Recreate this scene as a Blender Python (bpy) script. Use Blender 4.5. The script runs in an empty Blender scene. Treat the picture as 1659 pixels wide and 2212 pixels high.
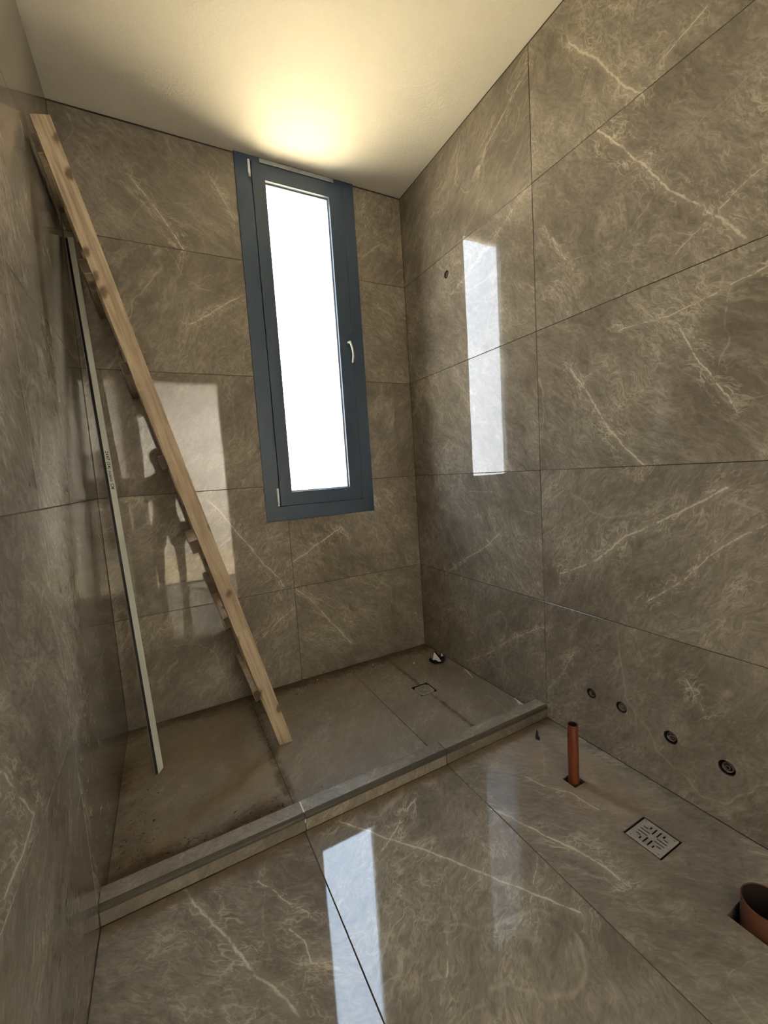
import bpy, bmesh, math, random
from mathutils import Vector, Matrix

random.seed(7)
scene = bpy.context.scene
col = scene.collection

# ------------------------------------------------------------------ camera
F_PX = 899.675                       # focal length in pixels of the 1659 x 2212 frame
cam_data = bpy.data.cameras.new('camera')
cam_data.sensor_fit = 'HORIZONTAL'
cam_data.sensor_width = 36.0
cam_data.lens = F_PX / 1659.0 * 36.0
cam_data.clip_start = 0.02
cam = bpy.data.objects.new('camera', cam_data)
col.objects.link(cam)
rt = Vector((0.88133131, -0.46801708, -0.06492407))
up = Vector((0.10175502, 0.05381722, 0.99335272))
fw = Vector((0.461412, 0.8820792, -0.09505389))
cam.matrix_world = Matrix((
    (rt.x, up.x, -fw.x, -1.49181),
    (rt.y, up.y, -fw.y, -2.36730),
    (rt.z, up.z, -fw.z, 1.20234),
    (0, 0, 0, 1)))
scene.camera = cam

# ------------------------------------------------------------------ world, sun, exposure
SKY = 8.6
FILL_LAMP = 680.0        # radiance of the added fill lamp beyond the doorway
world = bpy.data.worlds.new('world')
scene.world = world
world.use_nodes = True
nt = world.node_tree
nt.nodes.clear()
o_ = nt.nodes.new('ShaderNodeOutputWorld')
b_ = nt.nodes.new('ShaderNodeBackground')
b_.inputs['Strength'].default_value = SKY
tc = nt.nodes.new('ShaderNodeTexCoord')
sx = nt.nodes.new('ShaderNodeSeparateXYZ')
rp = nt.nodes.new('ShaderNodeValToRGB')
rp.color_ramp.elements[0].position = 0.0
rp.color_ramp.elements[0].color = (0.92, 0.96, 1.0, 1)
rp.color_ramp.elements[1].position = 0.75
rp.color_ramp.elements[1].color = (0.64, 0.80, 1.0, 1)
nt.links.new(tc.outputs['Generated'], sx.inputs[0])
nt.links.new(sx.outputs['Z'], rp.inputs[0])
nt.links.new(rp.outputs[0], b_.inputs['Color'])
nt.links.new(b_.outputs[0], o_.inputs[0])

sun_d = bpy.data.lights.new('sun', 'SUN')
sun_d.energy = 82.0
sun_d.color = (1.0, 0.90, 0.74)
sun_d.angle = math.radians(0.6)
sun = bpy.data.objects.new('sun', sun_d)
sun.rotation_euler = Vector((0.50, -0.42, 0.76)).to_track_quat('Z', 'Y').to_euler()
sun.location = (6, 3, 8)
col.objects.link(sun)

vs = scene.view_settings
vs.view_transform = 'Standard'
vs.look = 'None'
vs.exposure = 0.50
vs.gamma = 1.0
vs.use_curve_mapping = False
scene.cycles.use_denoising = True
scene.cycles.use_adaptive_sampling = True
scene.cycles.adaptive_threshold = 0.12
scene.cycles.max_bounces = 8
scene.cycles.diffuse_bounces = 4
scene.cycles.glossy_bounces = 2
scene.cycles.transparent_max_bounces = 12
scene.cycles.sample_clamp_indirect = 25.0

# ------------------------------------------------------------------ dimensions (metres)
W = 1.7687          # width of the room along the window wall (x from -W to 0)
H = 2.903           # ceiling
YR = -3.20          # wall behind the camera
ROWS = [0.0, 0.565, 1.165, 1.765, 2.365, 2.896]
YC = -1.043         # front of the kerb, vertical tile joint on both side walls

# ------------------------------------------------------------------ node helpers
class NT:
    def __init__(self, name):
        self.mat = bpy.data.materials.new(name)
        self.mat.use_nodes = True
        self.t = self.mat.node_tree
        self.t.nodes.clear()
        self.out = self.t.nodes.new('ShaderNodeOutputMaterial')
        self.bsdf = self.t.nodes.new('ShaderNodeBsdfPrincipled')
        self.t.links.new(self.bsdf.outputs[0], self.out.inputs[0])

    def n(self, kind, **kw):
        nd = self.t.nodes.new(kind)
        for k, v in kw.items():
            setattr(nd, k, v)
        return nd

    def set(self, sock, v):
        if isinstance(v, bpy.types.NodeSocket):
            self.t.links.new(v, sock)
        elif v is not None:
            sock.default_value = v

    def m(self, op, a, b=None, c=None, clamp=False):
        nd = self.n('ShaderNodeMath', operation=op, use_clamp=clamp)
        for i, v in enumerate((a, b, c)):
            self.set(nd.inputs[i], v)
        return nd.outputs[0]

    def vm(self, op, a, b=None, scale=None):
        nd = self.n('ShaderNodeVectorMath', operation=op)
        self.set(nd.inputs[0], a)
        if b is not None:
            self.set(nd.inputs[1], b)
        if scale is not None:
            self.set(nd.inputs['Scale'], scale)
        return nd.outputs['Value'] if op in ('LENGTH', 'DOT_PRODUCT', 'DISTANCE') else nd.outputs[0]

    def noise(self, vec, scale, detail=4.0, rough=0.55, dist=0.0):
        nd = self.n('ShaderNodeTexNoise')
        self.set(nd.inputs['Vector'], vec)
        nd.inputs['Scale'].default_value = scale
        nd.inputs['Detail'].default_value = detail
        nd.inputs['Roughness'].default_value = rough
        nd.inputs['Distortion'].default_value = dist
        return nd.outputs['Fac'], nd.outputs['Color']

    def smooth(self, v, lo, hi, a=0.0, b=1.0):
        nd = self.n('ShaderNodeMapRange', interpolation_type='SMOOTHSTEP')
        self.set(nd.inputs[0], v)
        for i, q in enumerate((lo, hi, a, b)):
            nd.inputs[1 + i].default_value = q
        return nd.outputs[0]

    def mix(self, fac, a, b, blend='MIX'):
        nd = self.n('ShaderNodeMix', data_type='RGBA', blend_type=blend)
        self.set(nd.inputs['Factor'], fac)
        self.set(nd.inputs['A'], a if isinstance(a, bpy.types.NodeSocket) else (*a, 1))
        self.set(nd.inputs['B'], b if isinstance(b, bpy.types.NodeSocket) else (*b, 1))
        return nd.outputs['Result']

    def bump(self, h, dist, strength=1.0, normal=None):
        nd = self.n('ShaderNodeBump')
        nd.inputs['Strength'].default_value = strength
        nd.inputs['Distance'].default_value = dist
        self.set(nd.inputs['Height'], h)
        if normal is not None:
            self.set(nd.inputs['Normal'], normal)
        return nd.outputs[0]


def simple(name, color, rough=0.5, metal=0.0, var=0.0, scale=20.0, bump=0.0):
    k = NT(name)
    tc = k.n('ShaderNodeTexCoord').outputs['Object']
    f, _ = k.noise(tc, scale, 5)
    c2 = tuple(max(0.0, q * (1 - var)) for q in color)
    k.set(k.bsdf.inputs['Base Color'], k.mix(f, color, c2))
    k.bsdf.inputs['Roughness'].default_value = rough
    k.bsdf.inputs['Metallic'].default_value = metal
    if bump:
        k.set(k.bsdf.inputs['Normal'], k.bump(f, bump))
    return k.mat


VEINS = [
    ('R', 1.0, [(-1.232, 2.742), (-1.345, 2.587), (-1.435, 2.435), (-1.496, 2.36)]),
    ('R', 1.0, [(-1.341, 2.365), (-1.433, 2.242), (-1.517, 2.124), (-1.586, 2.012), (-1.651, 1.942), (-1.722, 1.865), (-1.777, 1.781)]),
    ('R', .5, [(-1.823, 1.943), (-1.765, 1.926), (-1.711, 1.89), (-1.651, 1.856), (-1.587, 1.813)]),
    ('R', .5, [(-1.095, 2.171), (-1.164, 2.051), (-1.232, 1.938)]),
    ('R', 1.0, [(-1.212, 1.567), (-1.292, 1.445), (-1.364, 1.32), (-1.434, 1.229), (-1.5, 1.169)]),
    ('R', .7, [(-1.61, 1.592), (-1.667, 1.477), (-1.71, 1.413), (-1.752, 1.338)]),
    ('R', 1.1, [(-1.742, 1.087), (-1.682, 1.048), (-1.572, 0.984), (-1.427, 0.905), (-1.313, 0.8), (-1.136, 0.71)]),
    ('R', .6, [(-1.683, 2.451), (-1.624, 2.432), (-1.56, 2.41)]),
    ('R', .7, [(-1.035, 2.81), (-0.931, 2.756), (-0.779, 2.682), (-0.726, 2.614)]),
    ('R', .5, [(-1.016, 2.359), (-0.802, 2.262), (-0.57, 2.17), (-0.469, 2.142)]),
    ('R', .7, [(-0.778, 0.859), (-0.666, 0.77), (-0.48, 0.673), (-0.298, 0.56)]),
    ('R', .7, [(-1.044, 0.441), (-0.971, 0.402), (-0.851, 0.328), (-0.656, 0.176), (-0.457, 0.054)]),
    ('R', .5, [(-1.197, 0.374), (-1.124, 0.241), (-1.055, 0.146)]),
    ('R', .6, [(-1.632, 0.439), (-1.685, 0.355)]),
    ('R', .6, [(-1.828, 1.685), (-1.724, 1.667), (-1.587, 1.644), (-1.401, 1.653)]),
    ('R', .6, [(-1.84, 0.989), (-1.732, 0.909), (-1.63, 0.787), (-1.51, 0.679)]),
    ('F', 1.1, [(-1.56, -1.049), (-1.517, -1.151), (-1.473, -1.238), (-1.442, -1.308), (-1.411, -1.388), (-1.358, -1.466), (-1.344, -1.512)]),
    ('F', 1.0, [(-1.073, -1.064), (-1.022, -1.124), (-0.952, -1.224), (-0.873, -1.322), (-0.806, -1.422), (-0.73, -1.536), (-0.683, -1.603), (-0.628, -1.686)]),
    ('F', .7, [(-0.788, -1.122), (-0.879, -1.175), (-0.952, -1.224), (-1.005, -1.254)]),
    ('F', 1.0, [(-0.587, -1.302), (-0.543, -1.41), (-0.511, -1.491), (-0.476, -1.563), (-0.452, -1.645), (-0.453, -1.685)]),
    ('F', .5, [(-0.593, -1.518), (-0.636, -1.547), (-0.692, -1.58), (-0.759, -1.639), (-0.784, -1.665)]),
    ('F', .8, [(-0.373, -1.262), (-0.352, -1.337), (-0.296, -1.407), (-0.285, -1.5)]),
    ('F', .4, [(-0.173, -1.164), (-0.306, -1.296)]),
    ('F', .5, [(-1.361, -1.137), (-1.308, -1.225), (-1.255, -1.316), (-1.235, -1.355)]),
    ('F', .7, [(-1.313, -1.321), (-1.287, -1.376), (-1.285, -1.429), (-1.24, -1.456)]),
    ('F', .6, [(-0.945, -1.529), (-0.979, -1.584), (-1.047, -1.65)]),
    ('B', 1.0, [(-1.298, 1.118), (-1.248, 1.066), (-1.162, 0.931), (-1.091, 0.826), (-1.029, 0.725), (-0.963, 0.644), (-0.934, 0.584)]),
    ('B', 1.1, [(-0.868, 0.717), (-0.78, 0.762), (-0.714, 0.803), (-0.64, 0.841), (-0.565, 0.879)]),
    ('B', .9, [(-0.865, 0.554), (-0.774, 0.463), (-0.672, 0.316), (-0.549, 0.15)]),
    ('B', .8, [(-0.886, 0.444), (-0.96, 0.405), (-1.034, 0.351), (-1.096, 0.306)]),
    ('B', .8, [(-1.479, 2.651), (-1.417, 2.584), (-1.342, 2.472), (-1.279, 2.365)]),
    ('B', .6, [(-1.133, 2.762), (-1.07, 2.658), (-1.022, 2.562)]),
    ('B', .8, [(-1.016, 2.185), (-1.122, 2.12), (-1.218, 2.051), (-1.291, 2.009)]),
    ('B', .6, [(-0.159, 2.603), (-0.283, 2.508)]),
    ('L', 1.0, [(-1.511, 0.768), (-1.456, 0.687), (-1.396, 0.604), (-1.471, 0.592), (-1.571, 0.596)]),
]


def vein_group():
    g = bpy.data.node_groups.new('vein_segment', 'ShaderNodeTree')
    for nm in ('P', 'A', 'AB'):
        g.interface.new_socket(nm, in_out='INPUT', socket_type='NodeSocketVector')
    g.interface.new_socket('Inv', in_out='INPUT', socket_type='NodeSocketFloat')
    g.interface.new_socket('D', in_out='OUTPUT', socket_type='NodeSocketFloat')
    i = g.nodes.new('NodeGroupInput'); o = g.nodes.new('NodeGroupOutput')
    s = g.nodes.new('ShaderNodeVectorMath'); s.operation = 'SUBTRACT'
    d = g.nodes.new('ShaderNodeVectorMath'); d.operation = 'DOT_PRODUCT'
    m = g.nodes.new('ShaderNodeMath'); m.operation = 'MULTIPLY'; m.use_clamp = True
    c = g.nodes.new('ShaderNodeVectorMath'); c.operation = 'SCALE'
    e = g.nodes.new('ShaderNodeVectorMath'); e.operation = 'SUBTRACT'
    l = g.nodes.new('ShaderNodeVectorMath'); l.operation = 'LENGTH'
    L = g.links.new
    L(i.outputs['P'], s.inputs[0]); L(i.outputs['A'], s.inputs[1])
    L(s.outputs[0], d.inputs[0]); L(i.outputs['AB'], d.inputs[1])
    L(d.outputs['Value'], m.inputs[0]); L(i.outputs['Inv'], m.inputs[1])
    L(i.outputs['AB'], c.inputs[0]); L(m.outputs[0], c.inputs['Scale'])
    L(s.outputs[0], e.inputs[0]); L(c.outputs[0], e.inputs[1])
    L(e.outputs[0], l.inputs[0]); L(l.outputs['Value'], o.inputs['D'])
    return g


VG = vein_group()
TILE_N = [0]


def tile_material(plane=None, box=None, dirt=None, rough=0.028, value=1.0):
    """polished taupe marble-look porcelain; box = (u0,u1,v0,v1) of the tile in its plane"""
    TILE_N[0] += 1
    k = NT('marble_tile')
    pos = k.n('ShaderNodeNewGeometry').outputs['Position']
    rnd = random.random
    off = (rnd() * 40, rnd() * 40, rnd() * 40)
    p = k.vm('ADD', pos, off)
    # domain warp; the figure is drawn out along one diagonal of each slab
    _, wc = k.noise(p, 3.2, 3, 0.6)
    pw = k.vm('ADD', p, k.vm('SCALE', k.vm('SUBTRACT', wc, (0.5, 0.5, 0.5)), scale=0.17))
    ang = random.choice((0.7, 0.95, 2.2, 2.45))
    if plane == 'F':
        dv = Vector((math.cos(ang), math.sin(ang), 0))
    elif plane == 'B' or plane is None:
        dv = Vector((math.cos(ang), 0, math.sin(ang)))
    else:
        dv = Vector((0, math.cos(ang), math.sin(ang)))
    along = k.vm('DOT_PRODUCT', pw, tuple(dv))
    ps = k.vm('SUBTRACT', pw, k.vm('SCALE', tuple(dv), scale=k.m('MULTIPLY', along, 0.62)))
    # ground colour: soft clouds, mid mottling, fine feathery streaks
    f1, _ = k.noise(pw, 2.4, 4, 0.60)
    f2, _ = k.noise(ps, 17.0, 5, 0.74, 0.3)
    f4, _ = k.noise(ps, 80.0, 2, 0.75)
    ca, cb, cc = (0.182, 0.157, 0.121), (0.300, 0.266, 0.208), (0.268, 0.228, 0.190)
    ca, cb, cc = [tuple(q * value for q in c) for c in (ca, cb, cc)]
    c = k.mix(k.smooth(f1, 0.32, 0.66), ca, cb)
    c = k.mix(k.smooth(wc, 0.45, 0.65, 0, 0.5), c, cc)
    c = k.mix(k.smooth(f2, 0.48, 0.72, 0.0, 0.62), c, tuple(q * 1.30 for q in cb))
    c = k.mix(k.smooth(f2, 0.28, 0.46, 0.58, 0.0), c, tuple(q * 0.76 for q in ca))
    c = k.mix(k.smooth(f4, 0.30, 0.62, 0.45, 0.0), c, tuple(q * 0.68 for q in ca))
    vcol = tuple(q * value for q in (0.60, 0.54, 0.425))

    def ridge(v_, w_, top):
        return k.smooth(k.m('ABSOLUTE', k.m('SUBTRACT', v_, 0.5)), 0.0, w_, top, 0.0)
    n6, _ = k.noise(ps, 15.0, 3, 0.62, 0.2)
    n7, _ = k.noise(ps, 44.0, 2, 0.6, 0.2)
    feather = k.m('MAXIMUM', ridge(n6, 0.024, 0.85), ridge(n7, 0.050, 0.55))
    feather = k.m('MULTIPLY', feather, k.smooth(f2, 0.40, 0.58, 0.15, 1.0))
    mask = k.smooth(f1, 0.47, 0.66)
    n5, _ = k.noise(pw, 1.2, 1, 0.5)
    rid = k.m('MULTIPLY', ridge(n5, 0.0035, 0.8), k.smooth(f2, 0.40, 0.56, 0.25, 1.0))
    v = k.m('MAXIMUM', k.m('MULTIPLY', feather, k.m('MULTIPLY_ADD', mask, 0.50, 0.14)), k.m('MULTIPLY', rid, 0.38))
    # the long veins seen on this tile
    segs = []
    if plane and box:
        u0, u1, v0, v1 = box
        for pl, wdt, pts in VEINS:
            if pl != plane:
                continue
            for (a0, b0), (a1, b1) in zip(pts, pts[1:]):
                if max(a0, a1) > u0 - .02 and min(a0, a1) < u1 + .02 and max(b0, b1) > v0 - .02 and min(b0, b1) < v1 + .02:
                    segs.append((wdt, a0, b0, a1, b1))
    if segs:
        _, wc_fine = k.noise(p, 16, 4, 0.68)
        pj = k.vm('ADD', pos, k.vm('SCALE', k.vm('SUBTRACT', wc_fine, (0.5, 0.5, 0.5)), scale=0.026))
        d = None
        for wdt, a0, b0, a1, b1 in segs:
            to3 = {'R': lambda a, b: (0, a, b), 'L': lambda a, b: (-W, a, b),
                   'F': lambda a, b: (a, b, 0), 'B': lambda a, b: (a, 0, b)}[plane]
            A, B = Vector(to3(a0, b0)), Vector(to3(a1, b1))
            g = k.n('ShaderNodeGroup'); g.node_tree = VG
            k.set(g.inputs['P'], pj)
            g.inputs['A'].default_value = A
            g.inputs['AB'].default_value = B - A
            g.inputs['Inv'].default_value = 1.0 / (B - A).length_squared
            dd = k.m('MULTIPLY', g.outputs['D'], 1.0 / wdt)
            d = dd if d is None else k.m('MINIMUM', d, dd)
        # flatten: the vein is as thin as the drawn line, with a frayed halo
        core = k.smooth(d, 0.0010, 0.0056, 1.0, 0.0)
        core = k.m('MULTIPLY', core, k.smooth(f2, 0.34, 0.50, 0.45, 1.0))
        halo = k.m('MULTIPLY', k.smooth(d, 0.0, 0.110, 1.1, 0.0), feather)
        glow = k.smooth(d, 0.0, 0.030, 0.16, 0.0)
        v = k.m('MAXIMUM', v, k.m('MAXIMUM', core, k.m('MAXIMUM', glow, k.m('MULTIPLY', halo, 0.80))))
    c = k.mix(v, c, vcol)
    ro = rough
    # large-scale flatness error of the glaze makes reflections wobble
    wob, _ = k.noise(p, 4.0, 1, 0.4)
    nrm = k.bump(wob, 0.00022, 1.0)
    if dirt:
        sep = k.n('ShaderNodeSeparateXYZ'); k.set(sep.inputs[0], pos)
        X, Y = sep.outputs['X'], sep.outputs['Y']
        big, _ = k.noise(pos, 3.2, 4, 0.62)
        small, _ = k.noise(pos, 26, 4, 0.7)
        if dirt == 'shower':
            back = k.smooth(Y, -0.22, 0.0, 0.0, 0.80)
            curb = k.m('MULTIPLY', k.smooth(Y, -0.72, -0.97), k.smooth(X, -1.12, -1.25))
            left = k.smooth(X, -1.45, -1.80, 0, .6)
            jnt = k.m('MAXIMUM', k.smooth(k.m('ABSOLUTE', k.m('ADD', X, 1.1848)), 0.0, 0.06, .55, 0),
                      k.smooth(k.m('ABSOLUTE', k.m('ADD', X, 0.331)), 0.0, 0.035, .60, 0))
            area = k.m('MAXIMUM', k.m('MAXIMUM', back, curb), k.m('MAXIMUM', left, jnt))
            q = k.m('ADD', area, k.m('MULTIPLY', k.m('SUBTRACT', big, 0.5), 1.3))
            q = k.m('ADD', q, k.m('MULTIPLY', k.m('SUBTRACT', small, 0.5), 0.7))
            mud = k.smooth(q, 0.30, 0.82, 0.0, 0.92)
            lft = k.smooth(X, -1.10, -1.25, 0.0, 0.22)
            c = k.mix(k.m('ADD', k.smooth(big, 0.30, 0.72, 0.15, 0.50), lft), c, (0.330, 0.255, 0.158))
            c = k.mix(mud, c, (0.115, 0.071, 0.032))
            ro = k.m('ADD', 0.46, k.m('MULTIPLY', mud, 0.40))
            nrm = k.bump(k.m('MULTIPLY', small, mud), 0.008, 1.0, nrm)
        else:
            # dried dust by the kerb corner, wiped clear along the wall
            xx = k.m('ADD', X, k.m('MULTIPLY', k.m('SUBTRACT', big, 0.5), 0.16))
            d1 = k.m('MULTIPLY', k.smooth(xx, -0.045, -0.062), k.smooth(xx, -0.55, -0.22))
            yy = k.m('ADD', Y, k.m('MULTIPLY', k.m('SUBTRACT', big, 0.5), 0.5))
            d2 = k.smooth(yy, -1.95, -1.25)
            dust = k.m('MULTIPLY', k.m('MULTIPLY', d1, d2), 0.50)
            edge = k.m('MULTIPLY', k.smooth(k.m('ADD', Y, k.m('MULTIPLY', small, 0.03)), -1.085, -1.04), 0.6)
            c = k.mix(dust, c, (0.36, 0.275, 0.200))
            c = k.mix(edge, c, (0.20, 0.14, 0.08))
            ro = k.m('ADD', rough, k.m('MULTIPLY', dust, 0.45))
    k.set(k.bsdf.inputs['Base Color'], c)
    k.set(k.bsdf.inputs['Roughness'], ro)
    k.bsdf.inputs['IOR'].default_value = 1.52
    k.set(k.bsdf.inputs['Normal'], nrm)
    return k.mat


def wood_material(name, tint=1.0, dark=0.0):
    k = NT(name)
    tc = k.n('ShaderNodeTexCoord').outputs['Object']
    mp = k.n('ShaderNodeMapping')
    k.set(mp.inputs['Vector'], tc)
    mp.inputs['Scale'].default_value = (34.0, 34.0, 1.8)
    inf = k.n('ShaderNodeObjectInfo').outputs['Random']
    pv = k.vm('ADD', mp.outputs[0], k.vm('SCALE', (3.1, 5.7, 9.3), scale=k.m('MULTIPLY', inf, 9.0)))
    g, _ = k.noise(pv, 2.4, 8, 0.62, 0.6)
    f, _ = k.noise(tc, 60, 5, 0.7)
    big, _ = k.noise(tc, 3.0, 4, 0.6)
    c = k.mix(k.smooth(g, 0.30, 0.66), (0.34 * tint, 0.255 * tint, 0.165 * tint), (0.58 * tint, 0.465 * tint, 0.325 * tint))
    c = k.mix(k.smooth(big, 0.40, 0.68, 0, 0.45), c, (0.30 * tint, 0.215 * tint, 0.140 * tint))
    # knots and nail stains
    vo = k.n('ShaderNodeTexVoronoi')
    vo.voronoi_dimensions = '2D'
    sp = k.n('ShaderNodeSeparateXYZ'); k.set(sp.inputs[0], k.vm('ADD', tc, k.vm('SCALE', k.noise(tc, 20, 3)[1], scale=0.030)))
    cbn = k.n('ShaderNodeCombineXYZ')
    k.set(cbn.inputs[0], k.m('ADD', k.m('MULTIPLY', sp.outputs['X'], 10.0), k.m('MULTIPLY', sp.outputs['Z'], -3.0)))
    k.set(cbn.inputs[1], k.m('ADD', k.m('MULTIPLY', sp.outputs['Z'], 6.5), k.m('MULTIPLY', sp.outputs['Y'], 4.0)))
    k.set(vo.inputs['Vector'], cbn.outputs[0]); vo.inputs['Scale'].default_value = 1.0
    kn = k.smooth(k.m('ADD', vo.outputs['Distance'], k.m('MULTIPLY', f, 0.10)), 0.11, 0.24, 0.85, 0.0)
    c = k.mix(kn, c, (0.13 * tint, 0.07 * tint, 0.035 * tint))
    c = k.mix(k.smooth(f, 0.62, 0.75, 0, 0.5), c, (0.22 * tint, 0.15 * tint, 0.085 * tint))
    k.set(k.bsdf.inputs['Base Color'], c)
    k.bsdf.inputs['Roughness'].default_value = 0.78
    k.set(k.bsdf.inputs['Normal'], k.bump(k.m('ADD', g, k.m('MULTIPLY', f, 0.3)), 0.0016))
    return k.mat


def plaster_material(name, color, bump=0.0012):
    k = NT(name)
    pos = k.n('ShaderNodeNewGeometry').outputs['Position']
    a, _ = k.noise(pos, 1.8, 6, 0.6)
    b, _ = k.noise(pos, 90, 3, 0.6)
    c = k.mix(k.smooth(a, 0.35, 0.7), color, tuple(q * 0.93 for q in color))
    k.set(k.bsdf.inputs['Base Color'], c)
    k.bsdf.inputs['Roughness'].default_value = 0.85
    k.set(k.bsdf.inputs['Normal'], k.bump(b, bump))
    return k.mat


def glass_material():
    k = NT('window_glass')
    k.t.nodes.remove(k.bsdf)
    tr = k.n('ShaderNodeBsdfTransparent')
    gl = k.n('ShaderNodeBsdfGlossy'); gl.inputs['Roughness'].default_value = 0.01
    fc = k.n('ShaderNodeLayerWeight'); fc.inputs['Blend'].default_value = 0.5
    schlick = k.m('ADD', 0.035, k.m('MULTIPLY', k.m('POWER', fc.outputs['Facing'], 5.0), 0.9))
    mx = k.n('ShaderNodeMixShader')
    k.set(mx.inputs[0], schlick)
    k.t.links.new(tr.outputs[0], mx.inputs[1]); k.t.links.new(gl.outputs[0], mx.inputs[2])
    k.t.links.new(mx.outputs[0], k.out.inputs[0])
    return k.mat


def emit_material(name, color, s):
    k = NT(name)
    k.bsdf.inputs['Base Color'].default_value = (0.9, 0.9, 0.9, 1)
    k.bsdf.inputs['Emission Color'].default_value = (*color, 1)
    k.bsdf.inputs['Emission Strength'].default_value = s
    return k.mat


M = {}
M['grout'] = simple('grout', (0.055, 0.043, 0.030), 0.9, 0, 0.3, 30)
M['plaster'] = plaster_material('ceiling_plaster', (0.80, 0.76, 0.66))
M['white_wall'] = plaster_material('white_wall_plaster', (0.82, 0.80, 0.75))
M['concrete'] = simple('exterior_paving', (0.60, 0.52, 0.36), 0.9, 0, 0.15, 1.5)
M['frame'] = simple('hazed_anthracite', (0.052, 0.082, 0.130), 0.40, 0.0, 0.12, 60)  # bluish lens-flare haze is mixed into the anthracite colour
M['bead'] = simple('glazing_gasket', (0.34, 0.40, 0.46), 0.4, 0.0, 0.1, 40)
M['chrome'] = simple('satin_metal', (0.86, 0.88, 0.90), 0.30, 0.0, 0.08, 60)
M['zinc'] = simple('pale_foam_strip', (0.42, 0.47, 0.50), 0.7, 0, 0.5, 40, 0.003)
M['glass'] = glass_material()
M['wood'] = wood_material('raw_pine', 0.88)
M['wood_pale'] = wood_material('pale_pine_batten', 1.15)
M['end_grain'] = simple('dark_end_grain', (0.130, 0.092, 0.060), 0.85, 0, 0.7, 70)  # darker colour for the near ends of the rungs
M['wood_dark'] = wood_material('shaded_pine', 0.62)  # darker copy of the pine, paints shade onto the upper rungs
M['alu_white'] = simple('grey_white_profile', (0.54, 0.56, 0.51), 0.35, 0.0, 0.08, 30)
M['lip'] = simple('dull_profile_lip', (0.22, 0.19, 0.165), 0.5, 0, 0.2, 30)
M['black'] = simple('black_gasket', (0.006, 0.006, 0.007), 0.5, 0, 0.2, 30)
M['ink'] = simple('marker_ink', (0.01, 0.012, 0.01), 0.8)
M['pvc'] = simple('terracotta_pvc', (0.21, 0.050, 0.021), 0.35, 0, 0.45, 14)
M['pvc_dark'] = simple('brown_pvc', (0.150, 0.050, 0.024), 0.5, 0, 0.6, 22)
M['bore'] = simple('shaded_pipe_inside', (0.016, 0.007, 0.005), 0.8, 0, 0.4, 30)  # near-black colour paints the shade deep inside the pipes
M['steel'] = simple('dusty_steel', (0.46, 0.42, 0.37), 0.45, 0.3, 0.3, 60)
M['recess_dark'] = simple('near_black_recess', (0.009, 0.006, 0.005), 0.6, 0, 0.3, 40)  # near-black, paints the shade in the gap round each water fitting
M['fitting'] = simple('dusty_brass_fitting', (0.24, 0.20, 0.155), 0.35, 0.35, 0.4, 80)
M['trim'] = simple('dusty_metal_edge', (0.072, 0.062, 0.043), 0.6, 0.0, 0.3, 40)
M['white'] = simple('white_plastic', (0.75, 0.73, 0.68), 0.5, 0, 0.1, 30)
M['dirt'] = simple('dry_mud_crumbs', (0.19, 0.13, 0.072), 0.95, 0, 0.6, 90)


# ------------------------------------------------------------------ mesh helpers
def link(name, bm_or_me, mat=None, parent=None, loc=None, smooth=False):
    if isinstance(bm_or_me, bmesh.types.BMesh):
        me = bpy.data.meshes.new(name)
        bmesh.ops.recalc_face_normals(bm_or_me, faces=bm_or_me.faces[:])
        bm_or_me.to_mesh(me); bm_or_me.free()
    else:
        me = bm_or_me
    if smooth:
        for f in me.polygons:
            f.use_smooth = True
    if mat is not None and not me.materials:
        me.materials.append(mat)
    o = bpy.data.objects.new(name, me)
    col.objects.link(o)
    if parent is not None:
        o.parent = parent
    if loc is not None:
        o.location = loc
    return o


def empty(name, loc=(0, 0, 0), rot=(0, 0, 0)):
    o = bpy.data.objects.new(name, None)
    o.empty_display_size = 0.05
    o.location = loc
    o.rotation_euler = rot
    col.objects.link(o)
    return o


def tag(o, label=None, cat=None, group=None, kind=None):
    for k, v in (('label', label), ('category', cat), ('group', group), ('kind', kind)):
        if v:
            o[k] = v
    return o


def bm_box(bm, lo, hi, bevel=0.0):
    lo, hi = Vector(lo), Vector(hi)
    r = bmesh.ops.create_cube(bm, size=1.0)
    vsx = r['verts']
    c, s = (lo + hi) / 2, hi - lo
    for v in vsx:
        v.co = Vector((v.co.x * s.x + c.x, v.co.y * s.y + c.y, v.co.z * s.z + c.z))
    if bevel:
        es = list({e for v in vsx for e in v.link_edges})
        bmesh.ops.bevel(bm, geom=es, offset=bevel, segments=1, affect='EDGES', profile=0.5)
    return bm


def box(name, lo, hi, mat, parent=None, bevel=0.0, origin=None):
    """box given in world coordinates; its origin sits at its centre"""
    lo, hi = Vector(lo), Vector(hi)
    c = (lo + hi) / 2 if origin is None else Vector(origin)
    bm = bmesh.new()
    bm_box(bm, lo - c, hi - c, bevel)
    base = Vector(parent.location) if parent is not None else Vector((0, 0, 0))
    return link(name, bm, mat, parent, c - base)


def bm_tube(bm, pts, r, seg=10, caps=True):
    """tube of radius r (or list) along points"""
    pts = [Vector(p) for p in pts]
    rs = r if isinstance(r, (list, tuple)) else [r] * len(pts)
    rings = []
    prev = None
    for i, p in enumerate(pts):
        t = (pts[min(i + 1, len(pts) - 1)] - pts[max(i - 1, 0)]).normalized()
        a = t.orthogonal().normalized() if prev is None else (prev - t * prev.dot(t)).normalized()
        prev = a
        b = t.cross(a)
        rings.append([bm.verts.new(p + (a * math.cos(2 * math.pi * j / seg) + b * math.sin(2 * math.pi * j / seg)) * rs[i]) for j in range(seg)])
    for A, B in zip(rings, rings[1:]):
        for j in range(seg):
            bm.faces.new((A[j], A[(j + 1) % seg], B[(j + 1) % seg], B[j]))
    if caps:
        bm.faces.new(rings[0][::-1]); bm.faces.new(rings[-1])
    return bm


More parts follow.
